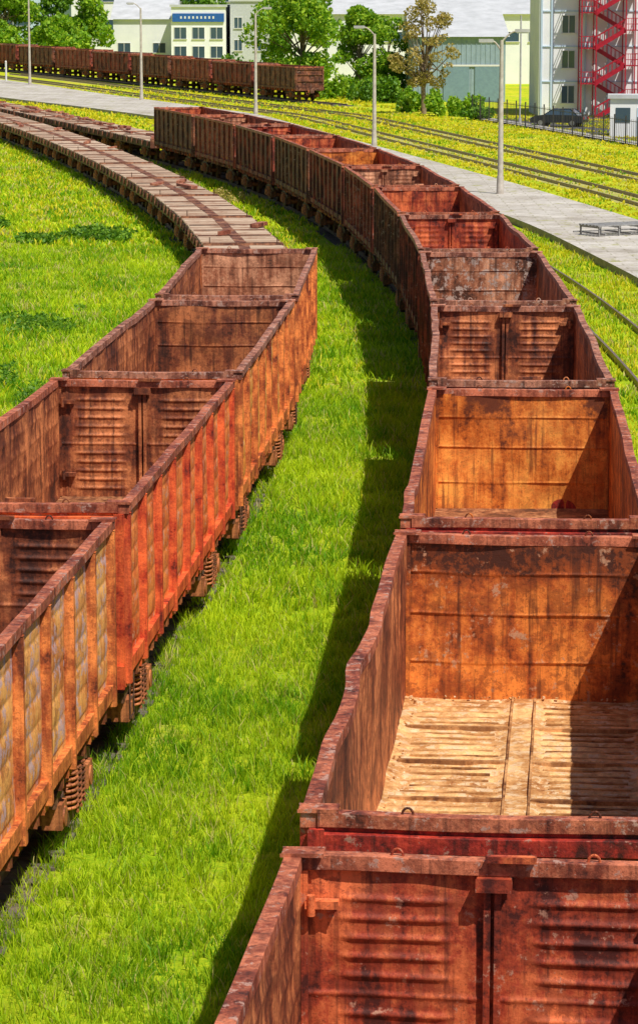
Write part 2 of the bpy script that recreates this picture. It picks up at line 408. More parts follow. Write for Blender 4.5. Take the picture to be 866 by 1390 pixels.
far=[gon_meshes('f%d'%i,et,110+i,False,inn('f%ds'%i,a,120+i),oo,rr,floor_d,inn('f%de'%i,b,130+i),.03,.03)
     for i,(et,a,b,oo,rr) in enumerate((('doors','red','red',dk_o,rim_b),('plain','brown','red',dk_o2,rim_r),('doors','brown','grey',dk_o3,rim_r),('plain','red','bright',dk_o,rim_r)))]
jr=random.Random(9)
for n_,i in enumerate(range(5,13)): gondola(far[(0,1,2,3,1,0,2,1)[n_]],posR[i],posR[i][2]+jr.uniform(-.006,.006))
for i,p in enumerate(place(PF,300+LB,8)): gondola(far[(i*2+1)%3],p,p[2],float(gz(0,p[1])))
# ------------------------------------------------------------ flat wagons
def plank_mat():
    m,nt,b=newmat('weathered_deck_planks'); o=objvec(nt)
    s=N(nt,'ShaderNodeSeparateXYZ'); nt.links.new(o,s.inputs[0])
    oi=N(nt,'ShaderNodeObjectInfo')
    fl=mth(nt,'FLOOR',mth(nt,'MULTIPLY',s.outputs[1],5.0))
    w=N(nt,'ShaderNodeTexWhiteNoise',noise_dimensions='1D'); nt.links.new(mth(nt,'ADD',fl,mth(nt,'MULTIPLY',oi.outputs['Random'],91)),w.inputs['W'])
    g=noise(nt,mapping(nt,o,(1,8,1)),3,6,.7); g2=noise(nt,o,.9,7,.7)
    f=mth(nt,'ADD',mth(nt,'MULTIPLY',w.outputs[0],.35),mth(nt,'MULTIPLY',g,.65))
    f=mth(nt,'ADD',f,mth(nt,'MULTIPLY',mth(nt,'SUBTRACT',oi.outputs['Random'],.45),.2))
    col=ramp(nt,f,[(.1,(.13,.07,.042)),(.36,(.37,.23,.15)),(.58,(.6,.46,.34)),(1,(.75,.64,.52))])
    col=mix(nt,mrange(nt,g2,.52,.62,0,.7),col,(.26,.1,.05))
    nt.links.new(col,b.inputs['Base Color']); b.inputs['Roughness'].default_value=.9; bump(nt,b,g,.4,.01); return m
M_plank=plank_mat()
M_flst=rust('flat_steel_rust',(.04,.016,.012),(.18,.06,.032),(.34,.15,.08),seed=44)
def flat_mesh():
    d=MB(); n=int(13.0/.2)
    for i in range(n):
        y=-6.5+i*.2; j=random.uniform(-.03,.03); dz=random.uniform(-.008,.008)
        d.box(-1.4+j,-.2,y+.008,y+.192,1.4,1.46+dz,0); d.box(.2,1.4+j,y+.008,y+.192,1.4,1.46-dz,0)
    f=MB(); f.box(-.19,.19,-6.5,6.5,1.38,1.465,0)
    for sg in(-1,1):
        f.box(*sorted((sg*1.36,sg*1.44)),-6.55,6.55,1.02,1.395,1)
        for i in range(8): f.box(*sorted((sg*1.445,sg*1.53)),-5.9+i*1.68-.08,-5.9+i*1.68+.08,1.12,1.42,0)
        f.box(-1.42,1.42,*sorted((sg*6.51,sg*6.6)),1.0,1.52,0)
        f.cyl((sg*1.2,6.62,1.3),(sg*1.2,6.62,1.75),.02,.02,6,1)
    for y in(-2.6,0,2.6): f.box(-1.35,1.35,y-.1,y+.1,1.472,1.482,0)
    f.box(-.25,.25,-6.3,6.3,.85,1.37,1)
    return d.mesh('deck',[M_plank]),f.mesh('side_sills',[M_flst,M_under])
FD,FF=flat_mesh()
M_scrap=rust('scrap_timber',(.1,.03,.02),(.34,.1,.06),(.5,.22,.13),seed=66)
def flat(p,z=0,load=0):
    e=empty('flat_wagon',(p[0],p[1],z),p[2]); mkobj('deck',FD,e); mkobj('side_sills',FF,e)
    for i,y in enumerate((-4.4,4.4)): mkobj('bogie_%d'%(i+1),ME_BOG,e,loc=(0,y,0))
    mkobj('coupler_front',ME_CPL,e,loc=(0,HL+.42,0)); mkobj('coupler_rear',ME_CPL,e,loc=(0,-HL-.42,0),rz=math.pi)
    if load:
        b=MB()
        for k in range(load):
            y=random.uniform(-5.5,5.5); x=random.uniform(-1,1); L=random.uniform(.5,1.6)
            b.beam((x,y,1.56),(x+random.uniform(-.6,.6),y+L,1.56+random.uniform(0,.05)),random.uniform(.1,.35),random.uniform(.08,.16),0)
        b.obj('loose_timber',[M_scrap],e)
yL=posL[3][1]+HL+.55
for i,p in enumerate(place(PL,yL+LB+.5,15)): flat(p,float(gz(0,p[1])),load=(0,0,2,0,3)[i%5])
yR=posR[12][1]+HL+.9
for i,p in enumerate(place(PR,yR+LB+.6,8)): flat(p,float(gz(0,p[1])),load=9)
# ------------------------------------------------------------ tracks
def track(name,fn,y0,y1,sleepers=True,z=.0):
    b=MB(); ys=np.arange(y0,y1,1.0)
    for o in(-.76,.76):
        pts=[]
        for a,zz in((-.035,0),(-.035,.17),(.035,.17),(.035,0)):
            x,y=fn(ys,o+a); pts.append(np.stack([x,y,gz(x,y)+zz+z],-1))
        b.grid(np.stack(pts,1),0,False,flip=False)
    if sleepers:
        for y in np.arange(y0,y1,.62):
            xa,ya=fn(np.array([y]),-1.3); xb,yb=fn(np.array([y]),1.3); g=float(gz(0,y))
            b.beam((xa[0],ya[0],g-.01+z),(xb[0],yb[0],g-.01+z),.24,.1,1)
    return b.obj(name,[M_rail,M_sleeper])
track('railway_track',lambda y,o:PR.off(y,o),-5,300)
track('railway_track',lambda y,o:PL.off(y,o),5,320)
track('railway_track',lambda y,o:PF.off(y,o),292,440)
track('railway_track',lambda y,o:PR.off(y,o+5.0),30,185,False,0)
up=[(19,85),(17.2,108),(14.5,132),(10.8,159),(5.3,194),(-5.4,262),(-17,300),(-33,345),(-50,385),(-75,430)]
lo=[(13.2,70),(12.4,85),(11.4,104),(9.4,130),(5.5,158),(-.5,192),(-12,250),(-24,285),(-40,325),(-58,362),(-85,405)]
def interp_curve(pts,n):
    p=np.array(pts,float); d=np.concatenate([[0],np.cumsum(np.linalg.norm(np.diff(p,axis=0),axis=1))]); t=np.linspace(0,d[-1],n)
    q=np.stack([np.interp(t,d,p[:,0]),np.interp(t,d,p[:,1])],-1)
    for _ in range(3):
        q[1:-1]=(q[:-2]+2*q[1:-1]+q[2:])/4
    return q
UP=interp_curve(up,90); LO=interp_curve(lo,90)
def ufn(shift):
    o=np.argsort(UP[:,1]); yy=UP[o,1]; xx=UP[o,0]; k=np.gradient(xx,yy)
    def f(y,of):
        s=np.interp(y,yy,k); n=np.sqrt(1+s*s); t=of+shift; return np.interp(y,yy,xx)+t/n, y-t*s/n
    return f
T1=ufn(4.0); T2=ufn(9.0)
track('railway_track',T1,85,380,False,.0)
track('railway_track',T2,85,380,False,.0)
def upx(y):
    o=np.argsort(UP[:,1]); return np.interp(y,UP[o,1],UP[o,0])
def lox(y):
    o=np.argsort(LO[:,1]); return np.interp(y,LO[o,1],LO[o,0])
def fx_of(fn):
    ys=np.arange(85,380,1.0); x,y=fn(ys,0); o=np.argsort(y); return lambda q: np.interp(q,y[o],x[o],left=999,right=999)
TX1=fx_of(T1);TX2=fx_of(T2)
M_bed=simple('gravel_ballast',(.09,.07,.055),(.2,.15,.11),9,.95,0,.8,10)
M_bed2=simple('weedy_ballast',(.5,.42,.16),(.32,.36,.04),1.5,.95,0,.8,10)
b=MB()
for P,y0,y1 in((PR,-10,300),(PL,-10,320),(PF,290,440)):
    ys=np.arange(y0,y1,1.); L=[]
    for o,z in((-1.25,.004),(-1.1,.02),(1.1,.02),(1.25,.004)):
        x,y=P.off(ys,o); L.append(np.stack([x,y,gz(x,y)+z],-1))
    b.grid(np.stack(L,1),0,True,flip=False)
for T in(T1,T2):
    ys=np.arange(85,380,1.); L=[]
    for o in(-1.2,1.2):
        x,y=T(ys,o); L.append(np.stack([x,y,gz(x,y)+.006],-1))
    b.grid(np.stack(L,1),1,True,flip=False)
b.obj('gravel_trackbed',[M_bed,M_bed2])
# ------------------------------------------------------------ platform
def concrete():
    m,nt,b=newmat('platform_concrete'); o=objvec(nt)
    n1=noise(nt,o,.35,8,.7); n2=noise(nt,o,5,8,.7)
    col=ramp(nt,mth(nt,'ADD',mth(nt,'MULTIPLY',n1,.6),mth(nt,'MULTIPLY',n2,.4)),[(.34,(.26,.22,.17)),(.48,(.5,.46,.41)),(.62,(.68,.65,.61))])
    br=N(nt,'ShaderNodeTexBrick'); br.inputs['Scale'].default_value=.33; br.inputs['Mortar Size'].default_value=.012
    br.inputs['Color1'].default_value=(1,1,1,1); br.inputs['Color2'].default_value=(.82,.82,.82,1); br.inputs['Mortar'].default_value=(.6,.6,.5,1)
    nt.links.new(mapping(nt,o,(1,1,1)),br.inputs['Vector'])
    col=mix(nt,.8,col,br.outputs['Color'],'MULTIPLY')
    g=mrange(nt,noise(nt,o,1.1,9,.75),.57,.62,0,.85); col=mix(nt,g,col,(.3,.3,.06))
    nt.links.new(col,b.inputs['Base Color']); b.inputs['Roughness'].default_value=.9; bump(nt,b,n2,.3,.02); return m
M_conc=concrete(); M_kerb=simple('kerb_concrete',(.4,.37,.33),(.25,.22,.19),3)
b=MB(); PH=.3
zl=gz(0,LO[:,1])[:,None]; zu=gz(0,UP[:,1])[:,None]
b.grid(np.stack([np.hstack([LO,zl+PH]),np.hstack([UP,zu+PH])],1),0,False,flip=False)
b.grid(np.stack([np.hstack([LO,zl-.1]),np.hstack([LO,zl+PH])],1),1,False)
b.grid(np.stack([np.hstack([UP,zu+PH]),np.hstack([UP,zu-.1])],1),1,False)
b.obj('station_platform_pavement',[M_conc,M_kerb])
# ------------------------------------------------------------ ground
def ground_mat():
    m,nt,b=newmat('grass_ground'); g=N(nt,'ShaderNodeNewGeometry').outputs['Position']
    n1=noise(nt,g,.12,6,.6); n2=noise(nt,g,1.7,8,.7); n3=noise(nt,g,12,6,.75); n4=noise(nt,g,.35,6,.7)
    f=mth(nt,'ADD',mth(nt,'MULTIPLY',n2,.5),mth(nt,'MULTIPLY',n3,.5))
    col=ramp(nt,f,[(.3,(.07,.16,.006)),(.46,(.23,.41,.01)),(.58,(.42,.56,.015)),(.72,(.6,.63,.03))])
    s=N(nt,'ShaderNodeSeparateXYZ'); nt.links.new(g,s.inputs[0])
    farm=mrange(nt,s.outputs[1],110,190)
    yel=mth(nt,'MULTIPLY',mrange(nt,mth(nt,'ADD',mth(nt,'MULTIPLY',n4,.6),mth(nt,'MULTIPLY',n3,.4)),.43,.56,0,.9),mth(nt,'ADD',mth(nt,'MULTIPLY',farm,.55),.4))
    col=mix(nt,yel,col,(.66,.58,.03))
    soil=mrange(nt,mth(nt,'ADD',mth(nt,'MULTIPLY',n1,.5),mth(nt,'MULTIPLY',n2,.5)),.55,.62,0,.7)
    col=mix(nt,soil,col,(.46,.38,.14))
    nt.links.new(col,b.inputs['Base Color']); b.inputs['Roughness'].default_value=.95; b.inputs['Specular IOR Level'].default_value=.1
    bump(nt,b,f,.8,.1); return m
xs=np.unique(np.concatenate([[-2500,-900,-400,-200],np.arange(-120,121,4),[200,400,900,2500]])).astype(float)
ys=np.unique(np.concatenate([[-800,-300,-100],np.arange(-40,481,4),[600,900,1500,3500]])).astype(float)
X,Y=np.meshgrid(xs,ys,indexing='ij'); b=MB(); b.grid(np.stack([X,Y,gz(X,Y)-.0],-1),0,True,flip=False)
b.obj('grass_ground',[ground_mat()])
# ------------------------------------------------------------ grass blades
def grass_material():
    m,nt,b=newmat('grass_blades'); a=N(nt,'ShaderNodeAttribute',attribute_name='Col')
    nt.links.new(a.outputs['Color'],b.inputs['Base Color']); b.inputs['Roughness'].default_value=.55; b.inputs['Specular IOR Level'].default_value=.25
    t=N(nt,'ShaderNodeBsdfTranslucent'); nt.links.new(a.outputs['Color'],t.inputs['Color'])
    mx=N(nt,'ShaderNodeMixShader'); mx.inputs[0].default_value=.45
    nt.links.new(b.outputs[0],mx.inputs[1]); nt.links.new(t.outputs[0],mx.inputs[2])
    nt.links.new(mx.outputs[0],nt.nodes['Material Output'].inputs[0]); return m
M_grass=grass_material()
GV=[];GC=[];GF4=[];GF3=[];gn=0
def lf(x,y,s,ph): return .5+.25*(np.sin(x*s+ph)*np.cos(y*s*.8+ph*2)+np.sin((x+y)*s*1.7+ph*3)*np.cos((x-y)*s*1.3))
def blades(x0,x1,y0,y1,dens,hmin,hmax,w,yellow=0.,test=None,dark=0.,dry=0.):
    global gn
    n=int((x1-x0)*(y1-y0)*dens)
    nc=max(1,n//14); cx=rng.uniform(x0,x1,nc); cy=rng.uniform(y0,y1,nc); k=rng.integers(0,nc,n)
    sp=.45/math.sqrt(dens/14); ch=rng.normal(0,1,nc)[k]
    x=cx[k]+rng.normal(0,sp,n); y=cy[k]+rng.normal(0,sp,n)
    ok=(np.abs(x)<np.abs(y)*.14+4)&(np.abs(x-PR.x(y))>1.05)&(np.abs(x-PL.x(y))>1.0)&~((x>lox(y)-.1)&(x<upx(y)+.1)&(y>70))&(np.abs(x-PF.x(y))>1.3)
    for TX in(TX1,TX2):
        dd=np.abs(x-TX(y)); ok&=~((dd<.6)&(rng.random(n)<.5))&~(np.abs(dd-.76)<.25)
    ok&=~((np.abs(np.abs(x-PR.x(y)-5.0)-.76)<.14)&(y<185))
    if test is not None: ok&=test(x,y)
    x=x[ok];y=y[ok];n=len(x);ch=ch[ok]
    if n==0:return
    L=lf(x,y,.9,1.3); L2=lf(x,y,3.1,.4); h=(hmin+(hmax-hmin)*rng.random(n)**1.5)*(.35+.75*L*.8+.55*L2+.12*np.abs(ch))
    th=rng.uniform(0,2*math.pi,n); ld=rng.uniform(0,2*math.pi,n); lm=h*rng.uniform(.15,.85,n)
    ww=w*rng.uniform(.6,1.3,n); dx=np.cos(th)*ww/2; dy=np.sin(th)*ww/2; lx=np.cos(ld)*lm; ly=np.sin(ld)*lm; z=gz(x,y)-.01
    V=np.stack([np.stack([x-dx,y-dy,z],-1),np.stack([x+dx,y+dy,z],-1),np.stack([x+dx*.8+lx*.35,y+dy*.8+ly*.35,z+h*.6],-1),
        np.stack([x-dx*.8+lx*.35,y-dy*.8+ly*.35,z+h*.6],-1),np.stack([x+lx,y+ly,z+h],-1)],1)
    a=np.array([.13,.37,.006]);bb=np.array([.68,.84,.02]);c=np.array([.85,.74,.03]); d=np.array([.72,.62,.22])
    t=np.clip(.03+.95*lf(x,y,.55,2.2)+.4*(lf(x,y,2.3,.7)-.5)+.12*ch+rng.normal(0,.22,n)-dark,0,1)[:,None]; col=a*(1-t)+bb*t
    yl=(rng.random(n)<yellow*(.1+1.8*lf(x,y,.45,4.)))[:,None]; col=np.where(yl,c,col)
    dr=(rng.random(n)<.05+(.1+dry)*(lf(x,y,1.1,3.3)>.68))[:,None]; col=np.where(dr,d,col)
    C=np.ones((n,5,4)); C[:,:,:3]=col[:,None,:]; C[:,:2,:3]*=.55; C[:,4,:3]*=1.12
    i=gn+np.arange(n)*5
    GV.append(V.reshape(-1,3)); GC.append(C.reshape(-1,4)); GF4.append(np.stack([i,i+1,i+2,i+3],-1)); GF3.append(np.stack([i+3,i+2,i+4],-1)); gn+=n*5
blades(-6,4.5,22,46,850,.05,.26,.013)
blades(-6.5,4.5,46,75,400,.06,.29,.02,.01)
blades(-14,6,75,120,150,.08,.3,.036,.08,dry=.15)
blades(-16,-5,46,75,260,.08,.3,.028,.08,test=lambda x,y:x<PL.x(y),dry=.15)
blades(5,16,50,130,90,.06,.24,.042,.4,test=lambda x,y:x>PR.x(y)+1.3,dry=.2)
blades(-36,0,120,230,38,.1,.3,.085,.25,dry=.25)
blades(-5,36,120,270,14,.06,.2,.13,.75,test=lambda x,y:x>upx(y))
blades(-70,10,230,345,5,.08,.3,.2,.75,test=lambda x,y:(x>upx(y)+0)|(x<lox(y)))
V=np.vstack(GV);C=np.vstack(GC);F4=np.vstack(GF4);F3=np.vstack(GF3)
me=bpy.data.meshes.new('meadow_grass'); me.vertices.add(len(V)); me.vertices.foreach_set('co',V.astype(np.float32).ravel())
Lp=np.concatenate([F4.ravel(),F3.ravel()]); me.loops.add(len(Lp)); me.loops.foreach_set('vertex_index',Lp.astype(np.int32))
st=np.concatenate([np.arange(len(F4))*4,len(F4)*4+np.arange(len(F3))*3]); me.polygons.add(len(st)); me.polygons.foreach_set('loop_start',st.astype(np.int32))
me.update(calc_edges=True); at=me.color_attributes.new('Col','FLOAT_COLOR','POINT'); at.data.foreach_set('color',C.astype(np.float32).ravel())
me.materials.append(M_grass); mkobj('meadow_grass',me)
# ------------------------------------------------------------ foliage
def leaf_mat(name,c1,c2,c3):
    m,nt,b=newmat(name); g=N(nt,'ShaderNodeNewGeometry')
    col=ramp(nt,g.outputs['Random Per Island'],[(0,c1),(.5,c2),(1,c3)])
    nt.links.new(col,b.inputs['Base Color']); b.inputs['Roughness'].default_value=.6
    t=N(nt,'ShaderNodeBsdfTranslucent'); nt.links.new(col,t.inputs['Color'])
    mx=N(nt,'ShaderNodeMixShader'); mx.inputs[0].default_value=.4
    nt.links.new(b.outputs[0],mx.inputs[1]); nt.links.new(t.outputs[0],mx.inputs[2]); nt.links.new(mx.outputs[0],nt.nodes['Material Output'].inputs[0]); return m
LM={'bright':leaf_mat('leaves_bright',(.1,.27,.01),(.26,.48,.015),(.46,.62,.03)),'dark':leaf_mat('leaves_dark',(.05,.16,.008),(.13,.3,.012),(.25,.43,.02)),
    'olive':leaf_mat('leaves_olive',(.24,.21,.04),(.45,.38,.09),(.66,.5,.17))}
M_bark=simple('bark',(.16,.11,.075),(.28,.21,.14),5,.9,0,.6)
def leaves(mb,blobs,n,size,mat,flat=.2):
    w=np.array([r[3]*r[4]*r[5] for r in blobs]); w=w/w.sum()
    k=rng.choice(len(blobs),n,p=w); B=np.array(blobs)[k]
    d=rng.normal(0,1,(n,3)); d/=np.linalg.norm(d,axis=1)[:,None]; rr=rng.uniform(.45,1.0,n)**.6
    rr*=1+.18*np.sin(d[:,0]*7+k)*np.sin(d[:,2]*6+k*2)
    c=B[:,:3]+d*B[:,3:6]*rr[:,None]; c[:,2]=np.maximum(c[:,2],.03)
    u=rng.normal(0,1,(n,3)); u/=np.linalg.norm(u,axis=1)[:,None]; q=rng.normal(0,1,(n,3)); v=np.cross(u,q); v/=np.linalg.norm(v,axis=1)[:,None]
    s=size*rng.uniform(.5,1.3,n)[:,None]
    P=np.stack([c-u*s-v*s*.2,c+v*s*.6-u*s*.1,c+u*s+v*s*.15,c-v*s*.55],1)
    i=np.arange(n)*4; mb.add(P.reshape(-1,3),np.stack([i,i+1,i+2,i+3],-1),mat)
def tree(name,x,y,h,cw,kind,n=5000,size=.28,trunk=.3,seed=0,base=.3,dens=1.,nb=20):
    r=random.Random(seed); e=empty(name,(x,y,float(gz(x,y)))); t=MB(); t.cyl((0,0,-.2),(r.uniform(-.3,.3),0,h*.5),trunk,trunk*.6,10,0)
    l=MB(); blobs=[]
    for i in range(nb):
        a=r.uniform(0,6.28); zz=h*(base+(1-base)*r.uniform(.08,.93)); f=(zz/h-base)/(1-base); rad=cw/2*math.sin(math.pi*min(.97,max(.12,f*.85+.12)))
        rr=rad*r.uniform(.25,.85); px,py=math.cos(a)*rr,math.sin(a)*rr
        s=cw*r.uniform(.1,.19)*dens
        blobs.append((px,py,zz,s,s,s*r.uniform(.6,.9)))
        t.cyl((0,0,h*r.uniform(.2,.5)),(px,py,zz),trunk*.35,trunk*.08,6,0,False)
    blobs.append((0,0,h*.93,cw*.12*dens,cw*.12*dens,h*.06))
    leaves(l,blobs,n,size,0); t.obj('trunk_and_limbs',[M_bark],e); l.obj('crown_leaves',[LM[kind]],e); return e
tree('olive_leafed_tree',9.6,270,10.8,7.0,'olive',5200,.14,.26,1,.18,.62,46)
tree('green_tree',-2.0,335,11.8,12.5,'bright',11000,.27,.35,2,.08,1.1,28)
tree('green_tree',4.4,318,9.8,6.5,'bright',6500,.24,.25,3,.05,1.1,24)
tree('green_tree',7.4,322,8.6,6.5,'bright',5000,.24,.25,4,.05,1.1,24)
for i,(x,y,h,w,k) in enumerate([(-47,440,14,11,'bright'),(-40,445,13,10,'dark'),(-34,436,12.5,9,'bright'),(-54,430,13,12,'bright'),(-37,428,7,9,'bright'),(-46,425,6.5,8,'bright')]):
    tree('broadleaf_tree',x,y,h,w,k,6500,.33,.35,10+i,.06,1.2)
def bush(name,x,y,rx,ry,h,kind,n,size,seed=0):
    r=random.Random(seed); e=empty(name,(x,y,float(gz(x,y)))); l=MB(); s=MB()
    bl=[(r.uniform(-rx,rx)*.9,r.uniform(-ry,ry)*.9,h*r.uniform(.15,.55),rx*r.uniform(.14,.35),ry*r.uniform(.2,.45),h*r.uniform(.25,.45)) for _ in range(16)]
    leaves(l,bl,n,size,0); l.obj('leaves',[LM[kind]],e)
    for q in bl: s.cyl((q[0]*.8,q[1]*.8,0),(q[0],q[1],q[2]),.03,.01,5,0)
    s.obj('stems',[M_bark],e)
bush('roadside_bush',12.0,264,2.4,1.5,2.4,'bright',2500,.2,1); bush('roadside_bush',9.0,276,2.5,1.5,2.4,'bright',2500,.2,2); bush('roadside_bush',6.0,300,3,1.5,3.0,'dark',2500,.22,3)
bush('roadside_bush',2.8,312,4,1.5,3.2,'bright',3500,.22,4); bush('roadside_bush',-6,345,6,1.5,4.2,'dark',4500,.25,5); bush('roadside_bush',13.6,256,1.4,1,1.3,'dark',900,.18,6)
bush('weed_patch',-10.2,124,2.6,2.4,.7,'dark',4200,.09,7); bush('weed_patch',-8.2,75,1.2,5,.45,'dark',3200,.055,8); bush('weed_patch',-15.6,133,2.0,2.5,.55,'dark',2000,.09,9)
bush('weed_patch',-8.9,92,1.3,3.5,.4,'dark',1800,.07,10); bush('weed_patch',-1.0,105,.8,2.5,.8,'bright',1800,.08,11)
bush('weed_patch',-4.6,148,.8,1.5,.9,'olive',900,.08,12)
# ------------------------------------------------------------ street lamps
M_pole=simple('lamp_post_concrete',(.6,.55,.49),(.42,.37,.32),3,.8); M_lampm=simple('lamp_head_metal',(.5,.5,.5),(.38,.38,.38),3,.5)
M_lens=simple('lamp_lens',(.75,.75,.7),(.7,.7,.65),3,.3,0,0)
def lamp(x,y,h,side,double=False,rz=0):
    z=float(gz(x,y))+PH; e=empty('street_lamp',(x,y,z),rz); b=MB()
    b.cyl((0,0,0),(0,0,.9),.2,.17,12,0); b.cyl((0,0,.9),(0,0,h-.4),.15,.09,12,0); b.obj('post',[M_pole],e)
    for k,s in enumerate((side,-side) if double else (side,)):
        a=MB(); L=.75 if not(double and k) else .5; dz=0 if k==0 else -.5
        pts=[(s*L*t,0,h-.5+dz+.55*math.sin(t*math.pi/2)) for t in np.linspace(0,1,7)]
        a.tube(pts,.045,8,0); a.obj('arm',[M_pole],e)
        hd=MB(); hx=s*(L+.3); zz=h+.05+dz
        hd.box(hx-.35,hx+.35,-.14,.14,zz-.04,zz+.08,0); hd.box(hx-.26,hx+.28,-.11,.11,zz-.09,zz-.043,1); hd.obj('lamp_head',[M_lampm,M_lens],e,bevel=.035)
lamp(9.3,151,8.2,1,True); lamp(3.8,203,8.0,-1); lamp(-5.6,262,9.2,1); lamp(-18.0,300,9.6,-1); lamp(-33.5,343,10.5,1)
b=MB(); b.cyl((0,0,0),(0,0,9.0),.09,.07,10,0); b.cyl((0,0,0),(0,0,.5),.14,.14,10,0); b.obj('metal_mast',[M_lampm],loc=(16.8,247,0))
b=MB(); b.cyl((0,0,0),(0,0,2.3),.12,.12,10,0); b.cyl((0,0,2.3),(0,0,2.45),.14,.05,10,0); b.obj('marker_post',[simple('white_paint',(.75,.75,.72),(.6,.6,.58))],loc=(-37.2,352,float(gz(0,352))+PH))
# ------------------------------------------------------------ platform bench
M_galv=simple('weathered_steel_slats',(.4,.4,.4),(.22,.21,.2),5,.5,.2)
e=empty('slatted_bench',(12.7,124,PH),.5); b=MB()
for k in range(6): b.box(-1.6,1.6,-.75+k*.26,-.75+k*.26+.15,.42,.47,0)
for x in(-1.5,-.5,.5,1.5):
    b.box(x-.03,x+.03,-.75,.75,.34,.415,0); b.box(x-.03,x+.03,-.72,-.66,0,.34,0); b.box(x-.03,x+.03,.66,.72,0,.34,0)
b.obj('seat_slats_and_legs',[M_galv],e)
b=MB()
for x in(-1.3,0,1.3): b.beam((x,-.9,.1),(x,1.1,.1),.06,.06)
b.beam((-1.6,1.1,.1),(1.6,1.1,.1),.06,.06); b.obj('ground_frame',[M_galv],e)
# ------------------------------------------------------------ street, fence, car, buildings
M_asph=simple('asphalt',(.06,.06,.065),(.1,.098,.098),2,.9,0,.2,9); M_walk=simple('pavement_slabs',(.45,.43,.41),(.35,.33,.31),3)
fl=[(13.3,257),(17,238),(22.6,205),(27,188),(34,165)]
FLc=interp_curve(fl,40)
b=MB(); R=np.stack([np.hstack([FLc,np.full((40,1),.012)]),np.hstack([FLc+np.array([60,30]),np.full((40,1),.012)])],1); b.grid(R,0,False,flip=True)
b.obj('asphalt_road',[M_asph])
b=MB(); R=np.stack([np.hstack([FLc+np.array([0.2,.1]),np.full((40,1),.12)]),np.hstack([FLc+np.array([1.6,.8]),np.full((40,1),.12)]),np.hstack([FLc+np.array([1.6,.8]),np.full((40,1),0)])],1); b.grid(R,0,False,flip=True)
b.obj('roadside_pavement',[M_walk])
M_fence=simple('fence_black_iron',(.03,.03,.035),(.05,.045,.04),5,.5)
b=MB(); d=np.concatenate([[0],np.cumsum(np.linalg.norm(np.diff(FLc,axis=0),axis=1))]); T=np.arange(0,d[-1],.5)
fx=np.interp(T,d,FLc[:,0]); fy=np.interp(T,d,FLc[:,1])
for i in range(len(T)):
    w=.014 if i%6 else .05; hh=1.9 if i%6 else 2.1; b.box(fx[i]-w,fx[i]+w,fy[i]-w,fy[i]+w,0,hh,0)
for i in range(len(FLc)-1):
    for z in(.25,1.75): b.beam((*FLc[i],z),(*FLc[i+1],z),.04,.04,0)
b.obj('iron_fence',[M_fence])
M_cp=simple('car_paint_dark',(.03,.037,.05),(.035,.042,.055),3,.22,.3,0); M_gl=glass('window_glass',(.05,.09,.13)); M_ty=simple('tyre_rubber',(.02,.02,.02)); M_chr=simple('wheel_alloy',(.5,.5,.5),(.4,.4,.4),3,.3,.8)
M_tail=simple('tail_light_red',(.4,.02,.02))
def car(x,y,rz):
    e=empty('parked_car',(x,y,.015),rz); b=MB()
    prof=[(-2.2,.35),(-2.25,.6),(-2.2,.85),(-1.6,.95),(1.1,.97),(1.9,.86),(2.2,.7),(2.25,.45),(2.2,.3)]
    b.prism(prof,-.87,.87,0); b.obj('body',[M_cp],e,bevel=.07)
    c=MB()
    v=[(-.8,-1.75,.93),(.8,-1.75,.93),(.8,1.1,.95),(-.8,1.1,.95),(-.62,-1.15,1.41),(.62,-1.15,1.41),(.62,.3,1.43),(-.62,.3,1.43)]
    c.add(v,[(0,1,5,4),(1,2,6,5),(2,3,7,6),(3,0,4,7)],0); c.obj('windows',[M_gl],e)
    r=MB(); r.box(-.64,.64,-1.18,.33,1.4,1.46,0)
    for sx in(-1,1):
        for (p,q) in(((sx*.81,-1.77,.93),(sx*.63,-1.16,1.43)),((sx*.81,1.12,.95),(sx*.63,.31,1.44)),((sx*.82,-.3,.94),(sx*.64,-.35,1.43))): r.beam(p,q,.06,.06,0)
    r.obj('roof',[M_cp],e,bevel=.03)
    w=MB()
    for sx in(-1,1):
        for yy in(-1.35,1.35): w.cyl((sx*.7,yy,.32),(sx*.89,yy,.32),.32,.32,20,0); w.cyl((sx*.89,yy,.32),(sx*.9,yy,.32),.2,.2,14,1)
    w.obj('wheels',[M_ty,M_chr],e)
    l=MB()
    for sx in(-1,1): l.box(sx*.62-.16,sx*.62+.16,2.18,2.27,.6,.74,0); l.box(sx*.65-.14,sx*.65+.14,-2.28,-2.18,.62,.8,1)
    l.obj('lights',[M_lens,M_tail],e)
car(19.7,242,math.radians(68))
M_white=simple('white_render',(.88,.89,.9),(.78,.8,.82),.4,.85,0,.1); M_bluew=simple('pale_blue_render',(.55,.69,.82),(.46,.6,.73),.5,.85,0,.1)
M_grey=simple('grey_blue_cladding',(.3,.4,.47),(.24,.33,.39),1.5,.7); M_roof=simple('light_metal_roof',(.6,.62,.65),(.46,.48,.5),.6,.6)
M_frame=simple('window_frame_white',(.75,.75,.75),(.7,.7,.7),3,.6,0,0); M_blue=simple('blue_sign_paint',(.02,.13,.45),(.02,.1,.36),3,.4,0,0)
M_gw=simple('grey_white_panels',(.55,.57,.6),(.44,.47,.5),4)
